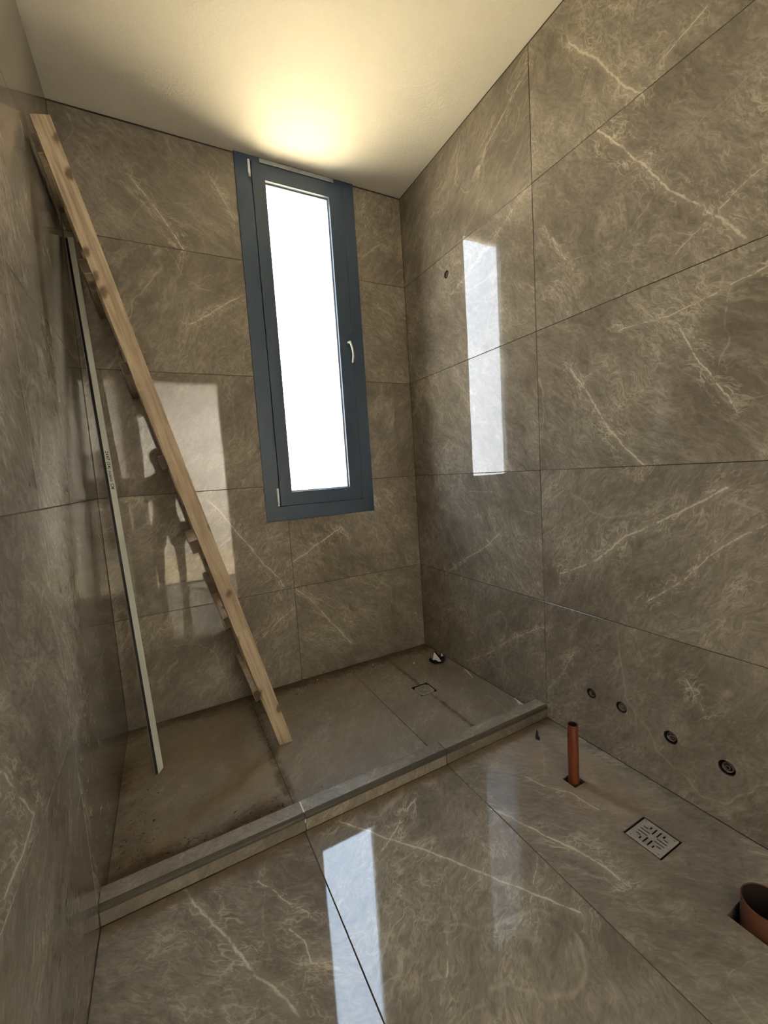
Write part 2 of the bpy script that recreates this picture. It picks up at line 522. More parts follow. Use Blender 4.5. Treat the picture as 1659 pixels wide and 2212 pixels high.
def bm_lathe(bm, prof, seg=40, axis='Z', close=False):
    """revolve (radius, height) pairs"""
    rings = []
    for r, h in prof:
        ring = []
        for j in range(seg):
            a = 2 * math.pi * j / seg
            x, y = r * math.cos(a), r * math.sin(a)
            ring.append(bm.verts.new({'Z': (x, y, h), 'X': (h, x, y), 'Y': (x, h, y)}[axis]))
        rings.append(ring)
    pairs = list(zip(rings, rings[1:]))
    if close:
        pairs.append((rings[-1], rings[0]))
    for A, B in pairs:
        for j in range(seg):
            bm.faces.new((A[j], A[(j + 1) % seg], B[(j + 1) % seg], B[j]))
    return bm


def bm_ring(bm, out, inn, y0, y1):
    """rectangular frame in the xz plane: out/inn = (x0,z0,x1,z1)"""
    def rect(q, y):
        x0, z0, x1, z1 = q
        return [bm.verts.new((x0, y, z0)), bm.verts.new((x1, y, z0)), bm.verts.new((x1, y, z1)), bm.verts.new((x0, y, z1))]
    of, ob, jf, jb = rect(out, y0), rect(out, y1), rect(inn, y0), rect(inn, y1)
    for i in range(4):
        j = (i + 1) % 4
        bm.faces.new((of[i], of[j], jf[j], jf[i]))
        bm.faces.new((ob[j], ob[i], jb[i], jb[j]))
        bm.faces.new((of[j], of[i], ob[i], ob[j]))
        bm.faces.new((jf[i], jf[j], jb[j], jb[i]))
    return bm


def cut(o, cutters):
    """boolean-subtract world-space meshes (list of bmesh) from object o and bake the result"""
    tmp = []
    for bm in cutters:
        me = bpy.data.meshes.new('cutter')
        bmesh.ops.recalc_face_normals(bm, faces=bm.faces[:])
        bm.to_mesh(me); bm.free()
        c = bpy.data.objects.new('cutter', me)
        col.objects.link(c)
        tmp.append(c)
        md = o.modifiers.new('cut', 'BOOLEAN')
        md.operation = 'DIFFERENCE'; md.solver = 'EXACT'; md.object = c
    bpy.context.view_layer.update()
    dg = bpy.context.evaluated_depsgraph_get()
    me = bpy.data.meshes.new_from_object(o.evaluated_get(dg))
    o.modifiers.clear()
    old = o.data
    o.data = me
    if not me.materials and old.materials:
        me.materials.append(old.materials[0])
    bpy.data.meshes.remove(old)
    for c in tmp:
        m_ = c.data
        bpy.data.objects.remove(c)
        bpy.data.meshes.remove(m_)


def cbox(lo, hi):
    return bm_box(bmesh.new(), lo, hi)


def ccyl_x(y, z, r, x0=-0.05, x1=0.05, seg=28):
    bm = bmesh.new()
    bm_tube(bm, [(x0, y, z), (x1, y, z)], r, seg)
    return bm


# ------------------------------------------------------------------ what pierces the tiles
TAPS = [  # (y, z, hole radius)
    (-0.437, 2.260, 0.020), (-1.277, 0.226, 0.021), (-1.406, 0.228, 0.022), (-1.585, 0.204, 0.023), (-1.752, 0.195, 0.024)]
DRAIN = (-0.298, -1.716, -0.183, -1.598)          # x0,y0,x1,y1 recess of the main drain
SDRAIN = (-0.388, -0.553, -0.284, -0.443)
PIPE_HOLE = (-0.266, -1.398, -0.209, -1.341)
BIG_HOLE = (-0.312, -2.005, -0.176, -1.885)
FLOOR_HOLES = [DRAIN, SDRAIN, PIPE_HOLE, BIG_HOLE]
WIN = (-0.998, 0.965, -0.325, 2.902)              # outer window frame x0,z0,x1,z1
JG = 0.00125                                      # half joint


def uneven(o):
    o.rotation_euler = [random.uniform(-0.0011, 0.0011) for _ in range(3)]


def hits(a, b):
    return a[0] < b[2] and b[0] < a[2] and a[1] < b[3] and b[1] < a[3]


# ------------------------------------------------------------------ structure: floor
floor = box('floor', (-W - 0.2, YR - 0.15, -0.20), (0.2, 0.2, -0.002), M['grout'], origin=(0, 0, 0))
tag(floor, kind='structure')
BORES = ((-0.236, -1.369, 0.0195), (-0.243, -1.944, 0.0550))
bores = []
for bx_, by_, br_ in BORES:
    bores.append(bm_tube(bmesh.new(), [(bx_, by_, -0.3), (bx_, by_, -0.1)], br_, 40))
cut(floor, bores + [cbox((x0, y0, -0.16), (x1, y1, 0.05)) for x0, y0, x1, y1 in FLOOR_HOLES])


def floor_tile(x0, x1, y0, y1, dirt):
    o = box('tile', (x0 + JG, y0 + JG, -0.010), (x1 - JG, y1 - JG, 0.0),
            tile_material('F', (x0, x1, y0, y1), dirt, 0.035 if dirt != 'shower' else 0.3), floor, 0.0008)
    hs = [h for h in FLOOR_HOLES if hits((x0, y0, x1, y1), h)]
    for h in hs:
        cut(o, [cbox((h[0], h[1], -0.05), (h[2], h[3], 0.05))])
    if y1 <= YC:
        uneven(o)
        o.rotation_euler[2] = 0
    return o


for x0, x1 in ((-W, -1.1848), (-1.1848, -0.588), (-0.588, -0.331), (-0.331, 0.0)):
    floor_tile(x0, x1, -0.980, 0.0, 'shower')
for x0, x1 in ((-W, -1.1836), (-1.1836, -0.585), (-0.585, 0.0)):
    floor_tile(x0, x1, -2.243, YC, 'main')
    floor_tile(x0, x1, YR, -2.243, 'main')

# ------------------------------------------------------------------ structure: walls
wall_right = box('wall_right', (0.002, YR - 0.15, -0.2), (0.2, 0.2, H + 0.2), M['grout'], origin=(0, 0, 0))
tag(wall_right, kind='structure')
cut(wall_right, [ccyl_x(y, z, r, -0.02, 0.12) for y, z, r in TAPS])
wall_left = box('wall_left', (-W - 0.2, YR - 0.15, -0.2), (-W - 0.002, 0.2, H + 0.2), M['grout'], origin=(0, 0, 0))
tag(wall_left, kind='structure')
wall_back = box('wall_back', (-W - 0.0019, 0.002, -0.2), (0.0019, 0.2, H + 0.2), M['grout'], origin=(0, 0, 0))
tag(wall_back, kind='structure')
cut(wall_back, [cbox((WIN[0] + .012, -0.05, WIN[1] + .012), (WIN[2] - .012, 0.4, WIN[3] - .002)), cbox((WIN[0] - .16, 0.055, WIN[1] - .16), (WIN[2] + .16, 0.4, WIN[3] + .16))])

YS = (0.0, YC, -2.243, YR)
for z0, z1 in zip(ROWS, ROWS[1:]):
    for y1, y0 in zip(YS, YS[1:]):
        o = box('tile', (0.0, y0 + JG, z0 + JG), (0.010, y1 - JG, z1 - JG),
                tile_material('R', (y0, y1, z0, z1)), wall_right, 0.0008)
        hs = [t for t in TAPS if y0 < t[0] < y1 and z0 < t[1] < z1]
        for t in hs:
            cut(o, [ccyl_x(*t)])
        uneven(o)
        box('tile', (-W - 0.010, y0 + JG, z0 + JG), (-W, y1 - JG, z1 - JG),
            tile_material('L', (y0, y1, z0, z1), None, 0.13), wall_left, 0.0008)
    for x0, x1 in ((-W, -0.876), (-0.876, 0.0)):
        o = box('tile', (x0 + JG, 0.0, z0 + JG), (x1 - JG, 0.010, z1 - JG),
                tile_material('B', (x0, x1, z0, z1)), wall_back, 0.0008)
        if hits((x0, z0, x1, z1), WIN):
            cut(o, [cbox((WIN[0] + .004, -0.05, WIN[1] + .004), (WIN[2] - .004, 0.05, WIN[3] + .05))])

# ceiling
ceiling = box('ceiling', (-W - 0.2, YR - 0.15, H), (0.2, 0.055, H + 0.2), M['plaster'], origin=(0, 0, 0))
tag(ceiling, kind='structure')

# wall behind the camera with the doorway
DX0, DX1, DZ = -1.665, -0.775, 2.42
bm = bmesh.new()
bm_box(bm, (-W, YR - 0.15, 0), (DX0, YR, H))
bm_box(bm, (DX1, YR - 0.15, 0), (0, YR, H))
bm_box(bm, (DX0, YR - 0.15, DZ), (DX1, YR, H))
wall_rear = link('wall_rear', bm, M['white_wall'])
tag(wall_rear, kind='structure')
# the room beyond the doorway, with an added, unseen fill lamp on its ceiling
HX0, HX1, HY0, HY1 = -2.9, 0.7, -5.6, YR - 0.15
bm = bmesh.new()
bm_box(bm, (HX0 - .1, HY0 - .1, -0.2), (HX1 + .1, HY1, 0.0))
tag(link('floor_hall', bm, M['concrete']), kind='structure')
bm = bmesh.new()
bm_box(bm, (HX0 - .1, HY0 - .1, H), (HX1 + .1, HY1, H + .2))
tag(link('ceiling_hall', bm, M['white_wall']), kind='structure')
bm = bmesh.new()
bm_box(bm, (HX0 - .1, HY0 - .1, 0), (HX0, HY1, H))
bm_box(bm, (HX1, HY0 - .1, 0), (HX1 + .1, HY1, H))
bm_box(bm, (HX0, HY0 - .1, 0), (HX1, HY0, H))
bm_box(bm, (HX0, HY1 - .01, 0), (-W, HY1, H))
bm_box(bm, (0, HY1 - .01, 0), (HX1, HY1, H))
tag(link('wall_hall', bm, M['white_wall']), kind='structure')
lamp = empty('fill_lamp', (0.25, -3.85, H))  # lamp added to brighten the bathroom through the doorway
tag(lamp, 'added unseen fill lamp in the room beyond the doorway', 'lamp')
link('fill_lamp_base', bm_lathe(bmesh.new(), [(0.0, 0.0), (0.27, 0.0), (0.27, -0.025), (0.0, -0.025)], 40), M['white'], lamp)
link('diffuser', bm_lathe(bmesh.new(), [(0.25, -0.025), (0.25, -0.04), (0.20, -0.055), (0.0, -0.06)], 40), emit_material('fill_lamp_glow', (1.0, 0.96, 0.90), FILL_LAMP), lamp)

# paving outside the window, in the sun
bm = bmesh.new()
bm_box(bm, (-30, 0.2, -0.45), (30, 45, -0.25))
tag(link('ground_outside', bm, M['concrete']), kind='structure')

# ------------------------------------------------------------------ window
win = empty('window_1', (0, 0, 0))
tag(win, 'tall narrow window with dark anthracite aluminium frame', kind='structure')
bm = bm_ring(bmesh.new(), WIN, (-0.915, 1.047, -0.397, 2.874), -0.009, 0.055)
fr = link('window_frame', bm, M['frame'], win)
link('frame_rebate', bm_ring(bmesh.new(), (-0.925, 1.037, -0.387, 2.884), (-0.872, 1.092, -0.440, 2.828), 0.051, 0.062), M['frame'], win)
bm = bm_ring(bmesh.new(), (-0.913, 1.049, -0.399, 2.872), (-0.845, 1.124, -0.483, 2.792), -0.013, 0.05)
sash = link('sash', bm, M['frame'], win)
bm = bm_ring(bmesh.new(), (-0.845, 1.124, -0.483, 2.792), (-0.838, 1.131, -0.490, 2.785), 0.010, 0.05)
link('glazing_bead', bm, M['bead'], sash)
bm = bmesh.new(); bm_box(bm, (-0.842, 0.028, 1.127), (-0.486, 0.034, 2.789))
link('pane', bm, M['glass'], sash)
for o in (fr, sash):
    md = o.modifiers.new('bevel', 'BEVEL'); md.width = 0.0015; md.segments = 2
bm = bmesh.new(); bm_box(bm, (-0.868, -0.018, 2.873), (-0.452, -0.0135, 2.893))
link('top_cover_strip', bm, M['zinc'], win)
for z0, z1 in ((2.790, 2.872), (1.048, 1.150)):
    bm = bmesh.new()
    bm_tube(bm, [(-0.926, -0.016, z0 + .018), (-0.926, -0.016, z1)], 0.0062, 12)
    hg = link('hinge', bm, M['chrome'], win)
    bm = bmesh.new()
    bm_tube(bm, [(-0.926, -0.016, z0), (-0.926, -0.016, z0 + .006), (-0.926, -0.016, z0 + .010), (-0.926, -0.016, z0 + .016)], [0.006, 0.006, 0.0035, 0.006], 12)
    link('hinge_pin', bm, M['chrome'], hg)
hp = []
for i in range(13):
    t = i / 12
    hp.append((-0.427 + 0.010 * math.sin(t * 2.4), -0.040 - 0.012 * math.sin(t * math.pi), 1.982 - 0.121 * t))
bm = bmesh.new(); bm_tube(bm, hp, [0.0055] * 12 + [0.004], 10)
hd = link('handle', bm, M['chrome'], sash, smooth=True)
bm = bmesh.new(); bm_tube(bm, [(-0.429, -0.0135, 1.985), (-0.427, -0.042, 1.982)], 0.0075, 14)
link('handle_stem', bm, M['chrome'], hd)
bm = bmesh.new(); bm_box(bm, (-0.441, -0.0175, 1.955), (-0.417, -0.013, 2.012), 0.002)
link('handle_plate', bm, M['frame'], hd)

# ------------------------------------------------------------------ shower kerb
curb = empty('shower_kerb', (-0.885, -1.01, 0))
tag(curb, 'low marble-tiled kerb with dark rounded edge dividing the shower from the floor', 'kerb')


def cpart(name, lo, hi, mat, bevel=0.0006):
    return box(name, lo, hi, mat, curb, bevel)


cpart('kerb_core', (-W, -1.030, 0.0), (0, -0.984, 0.052), M['grout'], 0)
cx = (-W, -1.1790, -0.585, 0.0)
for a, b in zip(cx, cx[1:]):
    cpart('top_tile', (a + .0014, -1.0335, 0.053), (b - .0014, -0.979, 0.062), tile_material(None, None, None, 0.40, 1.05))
    cpart('face_tile', (a + .0014, -1.043, 0.0005), (b - .0014, -1.0305, 0.0425), tile_material(None, None, None, 0.45, 0.76))  # same tile, darker on face and back, lighter on top: painted shading
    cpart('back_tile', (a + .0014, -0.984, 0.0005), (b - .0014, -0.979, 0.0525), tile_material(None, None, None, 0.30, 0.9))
    bm = bmesh.new()
    prof = [(-1.0338, 0.0615), (-1.0385, 0.0605), (-1.0440, 0.0565), (-1.0465, 0.0510), (-1.0465, 0.0440), (-1.0440, 0.0428), (-1.0338, 0.0428)]
    va = [bm.verts.new((a + .001 + .885, y + 1.01, z)) for y, z in prof]
    vb = [bm.verts.new((b - .001 + .885, y + 1.01, z)) for y, z in prof]
    n = len(prof)
    for i in range(n):
        bm.faces.new((va[i], va[(i + 1) % n], vb[(i + 1) % n], vb[i]))
    bm.faces.new(va[::-1]); bm.faces.new(vb)
    link('edge_strip', bm, M['trim'], curb)
cpart('white_joint', (-1.1812, -1.0342, 0.056), (-1.1768, -0.981, 0.0626), M['white'], 0)
cpart('white_joint', (-1.1812, -1.0440, 0.030), (-1.1775, -1.042, 0.0425), M['white'], 0)

# ------------------------------------------------------------------ ladder (site-made, raw timber)
LB, LT = Vector((-1.144, 0, 0.0)), Vector((-1.758, 0, 2.455))
ldir = (LT - LB).normalized()
lang = math.atan2(LT.x - LB.x, LT.z - LB.z)
ladder = empty('wooden_ladder', (LB.x, -0.515, 0.0))
tag(ladder, 'rough timber builder\'s ladder with nailed rungs leaning on the side wall in the shower', 'ladder')
lrot = Matrix.Rotation(lang, 4, 'Y')
FACEW = 0.0585
LEN = (LT - LB).length


def stile(y0, y1, mat):
    """board with its foot cut level on the floor, local z along the board"""
    bm = bmesh.new()
    n = 14
    off = FACEW * math.tan(-lang)
    rings = []
    for i in range(n + 1):
        t = i / n
        z_l = LEN * t
        z_r = LEN * t + (off * 0.0)
        if i == 0:
            z_l, z_r = 0.0, -off * -1.0 if False else off * -1.0 * -1.0
            z_r = math.tan(lang) * -FACEW * -1.0
        w = 0.0012 * math.sin(t * 9 + y0 * 30)
        rings.append([bm.verts.new((w, y0, z_l)), bm.verts.new((FACEW + w, y0, z_r)),
                      bm.verts.new((FACEW + w, y1, z_r)), bm.verts.new((w, y1, z_l))])
    for A, B in zip(rings, rings[1:]):
        for j in range(4):
            bm.faces.new((A[j], A[(j + 1) % 4], B[(j + 1) % 4], B[j]))
    bm.faces.new(rings[0][::-1]); bm.faces.new(rings[-1])
    es = [e for e in bm.edges if abs((e.verts[0].co - e.verts[1].co).normalized().z) > 0.9]
    bmesh.ops.bevel(bm, geom=es, offset=0.003, segments=2, affect='EDGES', profile=0.5)
    o = link('stile', bm, mat, ladder)
    o.rotation_euler = (0, lang, 0)
    return o


front = stile(-0.019, 0.019, M['wood'])
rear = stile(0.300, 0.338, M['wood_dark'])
RUNGS = [(0.262, .024, .050), (0.615, .026, .050), (0.955, .036, .055), (1.300, .026, .050), (1.650, .026, .050), (2.000, .026, .050), (2.375, .019, .062)]
for i, (z, th, hh) in enumerate(RUNGS):
    bm = bmesh.new()
    s = z / ldir.z
    bm_box(bm, (-th, -0.014 + 0.004 * (i % 3), s - hh / 2), (0.0, (0.455 - 0.01 * (i % 2)) if i < 6 else 0.470, s + hh / 2), 0.002)
    o = link('rung', bm, M['wood_pale'] if i < 3 else M['wood_dark'], ladder)  # upper rungs take the darker tint, their shade painted in
    o.data.materials.append(M['end_grain'])
    for f in o.data.polygons:
        if f.normal.y < -0.9:
            f.material_index = 1
    o.rotation_euler = (0, lang, 0)
    for yy in (-0.002, 0.008):
        bm = bmesh.new()
        sn = s + 0.012 * (1 if yy > 0 else -1)
        bm_tube(bm, [(-th - .0008, yy + .004, sn), (-th + .002, yy + .004, sn)], 0.003, 8)
        link('nail', bm, M['steel'], o)

# ------------------------------------------------------------------ leaning metal edge profile
PB, PT = Vector((-1.632, -0.437, 0.0)), Vector((-1.7535, -0.014, 2.330))
prof = empty('edge_profile', PB)
tag(prof, 'long thin grey-white metal edge profile with handwriting leaning into the corner', 'profile')
az = (PT - PB).normalized()
ay = Vector((0.15, 1.0, 0)); ay = (ay - az * ay.dot(az)).normalized()    # away from the viewer
ax = ay.cross(az).normalized()
pm = Matrix((ax, ay, az)).transposed().to_4x4()
PL = (PT - PB).length


def ppart(name, x0, x1, y0, y1, mat, z0a=0.0, z0b=0.0):
    bm = bmesh.new()
    v = [(x0, y0, z0a), (x1, y0, z0b), (x1, y1, z0b), (x0, y1, z0a), (x0, y0, PL), (x1, y0, PL), (x1, y1, PL), (x0, y1, PL)]
    q = [bm.verts.new(a) for a in v]
    for f in ((0, 1, 5, 4), (1, 2, 6, 5), (2, 3, 7, 6), (3, 0, 4, 7), (3, 2, 1, 0), (4, 5, 6, 7)):
        bm.faces.new([q[i] for i in f])
    o = link(name, bm, mat, prof)
    o.rotation_euler = pm.to_euler()
    return o


ppart('flange', 0.0, 0.022, 0.0, 0.002, M['alu_white'], 0.0, 0.022)
ppart('groove', -0.011, 0.0, 0.006, 0.008, M['black'])
ppart('side_lip', -0.013, -0.011, 0.0, 0.008, M['lip'])
ppart('web', -0.0015, 0.0, 0.002, 0.008, M['black'])
tx = bpy.data.curves.new('handwriting', 'FONT')
tx.body = '2447 (54| nuevo CM'
tx.size = 0.0165
tx.space_character = 1.22
tx.shear = 0.18
tx.offset = 0.00035
tx.extrude = 0.00005
to = bpy.data.objects.new('tmp_text', tx)
col.objects.link(to)
bpy.context.view_layer.update()
tm = bpy.data.meshes.new_from_object(to.evaluated_get(bpy.context.evaluated_depsgraph_get()))
bpy.data.objects.remove(to)
tm.materials.clear()
S0 = 1.395
for v in tm.vertices:       # run the text down the flange, letter tops to the right
    x, y, z = v.co
    v.co = (0.0055 + y, -0.0004 - z, S0 - x)
tm.name = 'handwriting'
ho = link('handwriting', tm, M['ink'], prof)
ho.rotation_euler = pm.to_euler()
ho['label'] = 'black felt-pen handwriting'

# ------------------------------------------------------------------ water outlets in the right wall
LAB = ['small round water outlet high in the wall beside the window reflection',
       'round water outlet in the wall nearest the shower kerb',
       'round water outlet in the wall behind the terracotta pipe, second from the kerb',
       'round water outlet low in the wall, third from the kerb',
       'round water outlet low in the wall, farthest from the kerb']
for (y, z, r), lb in zip(TAPS, LAB):
    t = empty('water_outlet', (0.0, y, z))
    tag(t, lb, 'water outlet', 'capped water outlets in the tiled wall')
    link('gap_lining', bm_lathe(bmesh.new(), [(r * .985, 0.040), (r * .985, 0.002), (r * .93, 0.0005), (r * .88, 0.003), (r * .86, 0.040)], 32, 'X'), M['recess_dark'], t, smooth=True)  # dark lining that stands in for the shaded gap
    link('hole_bottom', bm_lathe(bmesh.new(), [(r * .985, 0.040), (0.0004, 0.040)], 32, 'X'), M['recess_dark'], t)
    link('fitting', bm_lathe(bmesh.new(), [(r * .68, 0.039), (r * .68, 0.006), (r * .62, 0.003), (r * .54, 0.006), (r * .46, 0.024), (0.0005, 0.024)], 32, 'X'), M['fitting'], t, smooth=True)
    bm = bmesh.new()
    bm_lathe(bm, [(r * .34, 0.022), (r * .34, 0.006), (r * .22, 0.005), (r * .20, 0.022)], 6, 'X')
    link('plug', bm, M['fitting'], t)

# ------------------------------------------------------------------ drains


def grate(name, rect, label, scale, rounded, zt):
    x0, y0, x1, y1 = rect
    cx_, cy_ = (x0 + x1) / 2, (y0 + y1) / 2
    d = empty(name, (cx_, cy_, 0))
    tag(d, label, 'drain', 'floor drains')
    hw, hh = (x1 - x0) / 2 - 0.0005, (y1 - y0) / 2 - 0.0005
    bm = bmesh.new()
    bm_box(bm, (-hw, -hh, -0.06), (hw, hh, -0.055))
    for a, b in (((-hw, -hh, -.06), (-hw + .002, hh, -.002)), ((hw - .002, -hh, -.06), (hw, hh, -.002)),
                 ((-hw, -hh, -.06), (hw, -hh + .002, -.002)), ((-hw, hh - .002, -.06), (hw, hh, -.002))):
        bm_box(bm, a, b)
    link('drain_box', bm, M['recess_dark'], d)
    s = scale
    if rounded:
        bm = bmesh.new()
        pr = []
        for i in range(32):
            a = 2 * math.pi * i / 32
            c, q = math.cos(a), math.sin(a)
            rr = s * 0.5 / max(abs(c), abs(q), (abs(c) + abs(q)) / 1.68)
            pr.append((c * rr, q * rr))
        lo = [bm.verts.new((x, y, zt - .003)) for x, y in pr]
        hi = [bm.verts.new((x, y, zt)) for x, y in pr]
        bm.faces.new(lo[::-1]); bm.faces.new(hi)
        for i in range(32):
            bm.faces.new((lo[i], lo[(i + 1) % 32], hi[(i + 1) % 32], hi[i]))
    else:
        bm = bmesh.new()
        bm_box(bm, (-s / 2, -s / 2, zt - .003), (s / 2, s / 2, zt), 0.0008)
    p = link('grate', bm, M['steel'], d)
    cuts = []
    wl = 0.0025 * s / 0.106
    for k in range(4):
        rotm = Matrix.Rotation(k * math.pi / 2, 4, 'Z')
        for i, off in enumerate((-0.020, -0.0068, 0.0068, 0.020)):
            off *= s / 0.106
            a, b = ((0.024, 0.037) if i in (0, 3) else (0.011, 0.040))
            a, b = a * s / 0.106, b * s / 0.106
            c = cbox((a, off - wl, zt - .02), (b, off + wl, zt + .02))
            bmesh.ops.transform(c, matrix=Matrix.Translation((cx_, cy_, 0)) @ rotm, verts=c.verts[:])
            cuts.append(c)
    if not rounded:
        for sxx in (-1, 1):
            for syy in (-1, 1):
                c = bmesh.new()
                bm_tube(c, [(cx_ + sxx * .043, cy_ + syy * .043, zt - .02), (cx_ + sxx * .043, cy_ + syy * .043, zt + .02)], 0.0026, 12)
                cuts.append(c)
    merged = bmesh.new()
    for c in cuts:
        me = bpy.data.meshes.new('tmp'); c.to_mesh(me); c.free(); merged.from_mesh(me); bpy.data.meshes.remove(me)
    cut(p, [merged])
    if not rounded:
        for sxx in (-1, 1):
            for syy in (-1, 1):
                bm = bmesh.new()
                bm_tube(bm, [(sxx * .043, syy * .043, zt - .004), (sxx * .043, syy * .043, zt - .0012)], 0.0024, 12)
                link('screw', bm, M['fitting'], p)
    return d


grate('floor_drain', DRAIN, 'square slotted steel floor drain with corner screws beside the brown pipes', 0.106, False, -0.0005)
grate('shower_drain', SDRAIN, 'small slotted drain with clipped corners in the shower floor', 0.092, True, -0.003)

# ------------------------------------------------------------------ pipes
pipe = empty('drain_pipe', (-0.236, -1.369, 0))
tag(pipe, 'thin terracotta plastic pipe standing up from a square cut in the floor', 'pipe')
pbody = link('pipe_body', bm_lathe(bmesh.new(), [(0.0004, -0.50), (0.0193, -0.50), (0.0193, 0.222), (0.0187, 0.2235), (0.0162, 0.2235), (0.0155, 0.222), (0.0155, -0.49), (0.0004, -0.49)], 40, close=True), M['pvc'], pipe, smooth=False)
big = empty('toilet_waste_pipe', (-0.243, -1.944, 0))
tag(big, 'wide short brown plastic waste pipe cut off low above the floor', 'pipe')
link('pipe_body', bm_lathe(bmesh.new(), [(0.0004, -0.70), (0.0548, -0.70), (0.0548, 0.049), (0.0540, 0.050), (0.0525, 0.050), (0.0515, 0.049), (0.0515, -0.69), (0.0004, -0.69)], 56, close=True), M['pvc_dark'], big, smooth=False)
for o, r_, zt_, zb_ in ((pipe, 0.0153, 0.2215, -0.488), (big, 0.0512, 0.0485, -0.688)):
    link('pipe_bore', bm_lathe(bmesh.new(), [(r_, zt_), (r_, zb_), (0.0004, zb_)], 40), M['bore'], o, smooth=True)
    for f in o.children[0].data.polygons:
        f.use_smooth = abs(f.normal.z) < 0.3

# ------------------------------------------------------------------ debris in the shower
cup = empty('broken_cup', (-0.095, -0.275, 0))
tag(cup, 'torn black plastic scrap with jagged white lining lying in the shower corner', 'scrap')
rng = random.Random(3)
bm = bmesh.new()
nseg = 15
lo, mid, hi = [], [], []
for i in range(nseg):
    a = math.radians(-205 + 262 * i / (nseg - 1)) + 0.35
    j = rng.uniform(-.004, .004)
    lo.append(bm.verts.new((0.026 * math.cos(a), 0.026 * math.sin(a), 0.0005)))
    mid.append(bm.verts.new(((0.050 + j) * math.cos(a), (0.050 + j) * math.sin(a), 0.016)))
    hi.append(bm.verts.new(((0.056 + j) * math.cos(a), (0.056 + j) * math.sin(a), 0.032 + rng.uniform(-.010, .010) + (0.016 if i in (1, 2, 13) else 0))))
cb = bm.verts.new((0, 0, 0.0005))
for i in range(nseg - 1):
    bm.faces.new((cb, lo[i + 1], lo[i])); bm.faces.new((lo[i], lo[i + 1], mid[i + 1], mid[i])); bm.faces.new((mid[i], mid[i + 1], hi[i + 1], hi[i]))
o = link('black_shell', bm, M['black'], cup)
md = o.modifiers.new('solid', 'SOLIDIFY'); md.thickness = 0.0018; md.offset = 0


def shard(name, pts, th, mat, parent):
    bm = bmesh.new()
    a = [bm.verts.new(p) for p in pts]
    bm.faces.new(a)
    o = link(name, bm, mat, parent)
    md = o.modifiers.new('solid', 'SOLIDIFY'); md.thickness = th; md.offset = 0
    return o


shard('white_lining', [(-0.040, -0.010, 0.012), (-0.010, -0.034, 0.010), (0.018, -0.024, 0.012), (-0.004, 0.018, 0.062)], 0.0015, M['white'], cup)
shard('white_lining', [(0.040, 0.012, 0.024), (0.052, 0.004, 0.024), (0.049, 0.010, 0.046)], 0.0015, M['white'], cup)
shard('white_lining', [(-0.056, 0.012, 0.038), (-0.040, 0.000, 0.022), (-0.044, 0.004, 0.030)], 0.0015, M['white'], cup)


def sliver(a, b, w, label, group='white plastic slivers on the shower floor'):
    a, b = Vector(a), Vector(b)
    d = (b - a)
    n_ = Vector((-d.y, d.x, 0)).normalized() * w
    bm = bmesh.new()
    pts = [a - n_ * .4, a + n_ * .3, (a + b) / 2 + n_, b + n_ * .2, b - n_ * .2, (a + b) / 2 - n_ * .8]
    c = (a + b) / 2
    lo_ = [bm.verts.new(p - c) for p in pts]
    hi_ = [bm.verts.new(p - c + Vector((0, 0, .003))) for p in pts]
    bm.faces.new(lo_[::-1]); bm.faces.new(hi_)
    for i in range(6):
        bm.faces.new((lo_[i], lo_[(i + 1) % 6], hi_[(i + 1) % 6], hi_[i]))
    o = link('plastic_sliver', bm, M['white'], None, c)
    tag(o, label, 'sliver', group)


sliver((-0.010, -0.440, 0), (-0.040, -0.555, 0), 0.004, 'long white sliver on the shower floor beside the right wall, next to the torn scrap')
sliver((-0.006, -0.840, 0), (-0.022, -0.925, 0), 0.004, 'white sliver on the shower floor in the corner by the kerb')
sliver((-0.016, -0.872, 0), (-0.030, -0.900, 0), 0.003, 'short white sliver lying against a longer one by the kerb')
CRUMBS = (
    (-0.222, -0.208, .008, 'white plaster crumb on the shower floor beside the torn black scrap'),
    (-0.440, -0.075, .006, 'white plaster crumb against the window wall, upper of a close pair'),
    (-0.445, -0.115, .005, 'white plaster crumb just off the window wall, lower of a close pair'),
    (-0.425, -0.365, .006, 'white plaster crumb on the shower floor beside the small drain'),
    (-1.105, -0.305, .010, 'largest white plaster crumb, lying between the feet of the wooden ladder'),
    (-0.800, -0.055, .005, 'tiny white crumb in the brown dirt under the tile joint below the window'),
    (-0.930, -0.100, .005, 'tiny white crumb in the brown dirt beside the ladder'))
for (x, y, s, lb) in CRUMBS:
    bm = bmesh.new()
    bmesh.ops.create_icosphere(bm, subdivisions=1, radius=s)
    for v in bm.verts:
        v.co = Vector((v.co.x * rng.uniform(.6, 1.2), v.co.y * rng.uniform(.5, 1.0), (v.co.z + s * .4) * .5))
    zmin = min(v.co.z for v in bm.verts)
    for v in bm.verts:
        v.co.z -= zmin
    o = link('plaster_crumb', bm, M['white'], None, (x, y, 0))
    tag(o, lb, 'crumb', 'white crumbs on the shower floor')

# loose dried mud: nobody could count it
bm = bmesh.new()


def crumb(x, y, s):
    pts = [Vector((rng.uniform(-1, 1), rng.uniform(-1, 1), rng.uniform(-.2, .8))) * s for _ in range(6)]
    zmin = min(p.z for p in pts)
    vsx = [bm.verts.new((x + p.x, y + p.y, p.z - zmin)) for p in pts]
    bmesh.ops.convex_hull(bm, input=vsx, use_existing_faces=False)


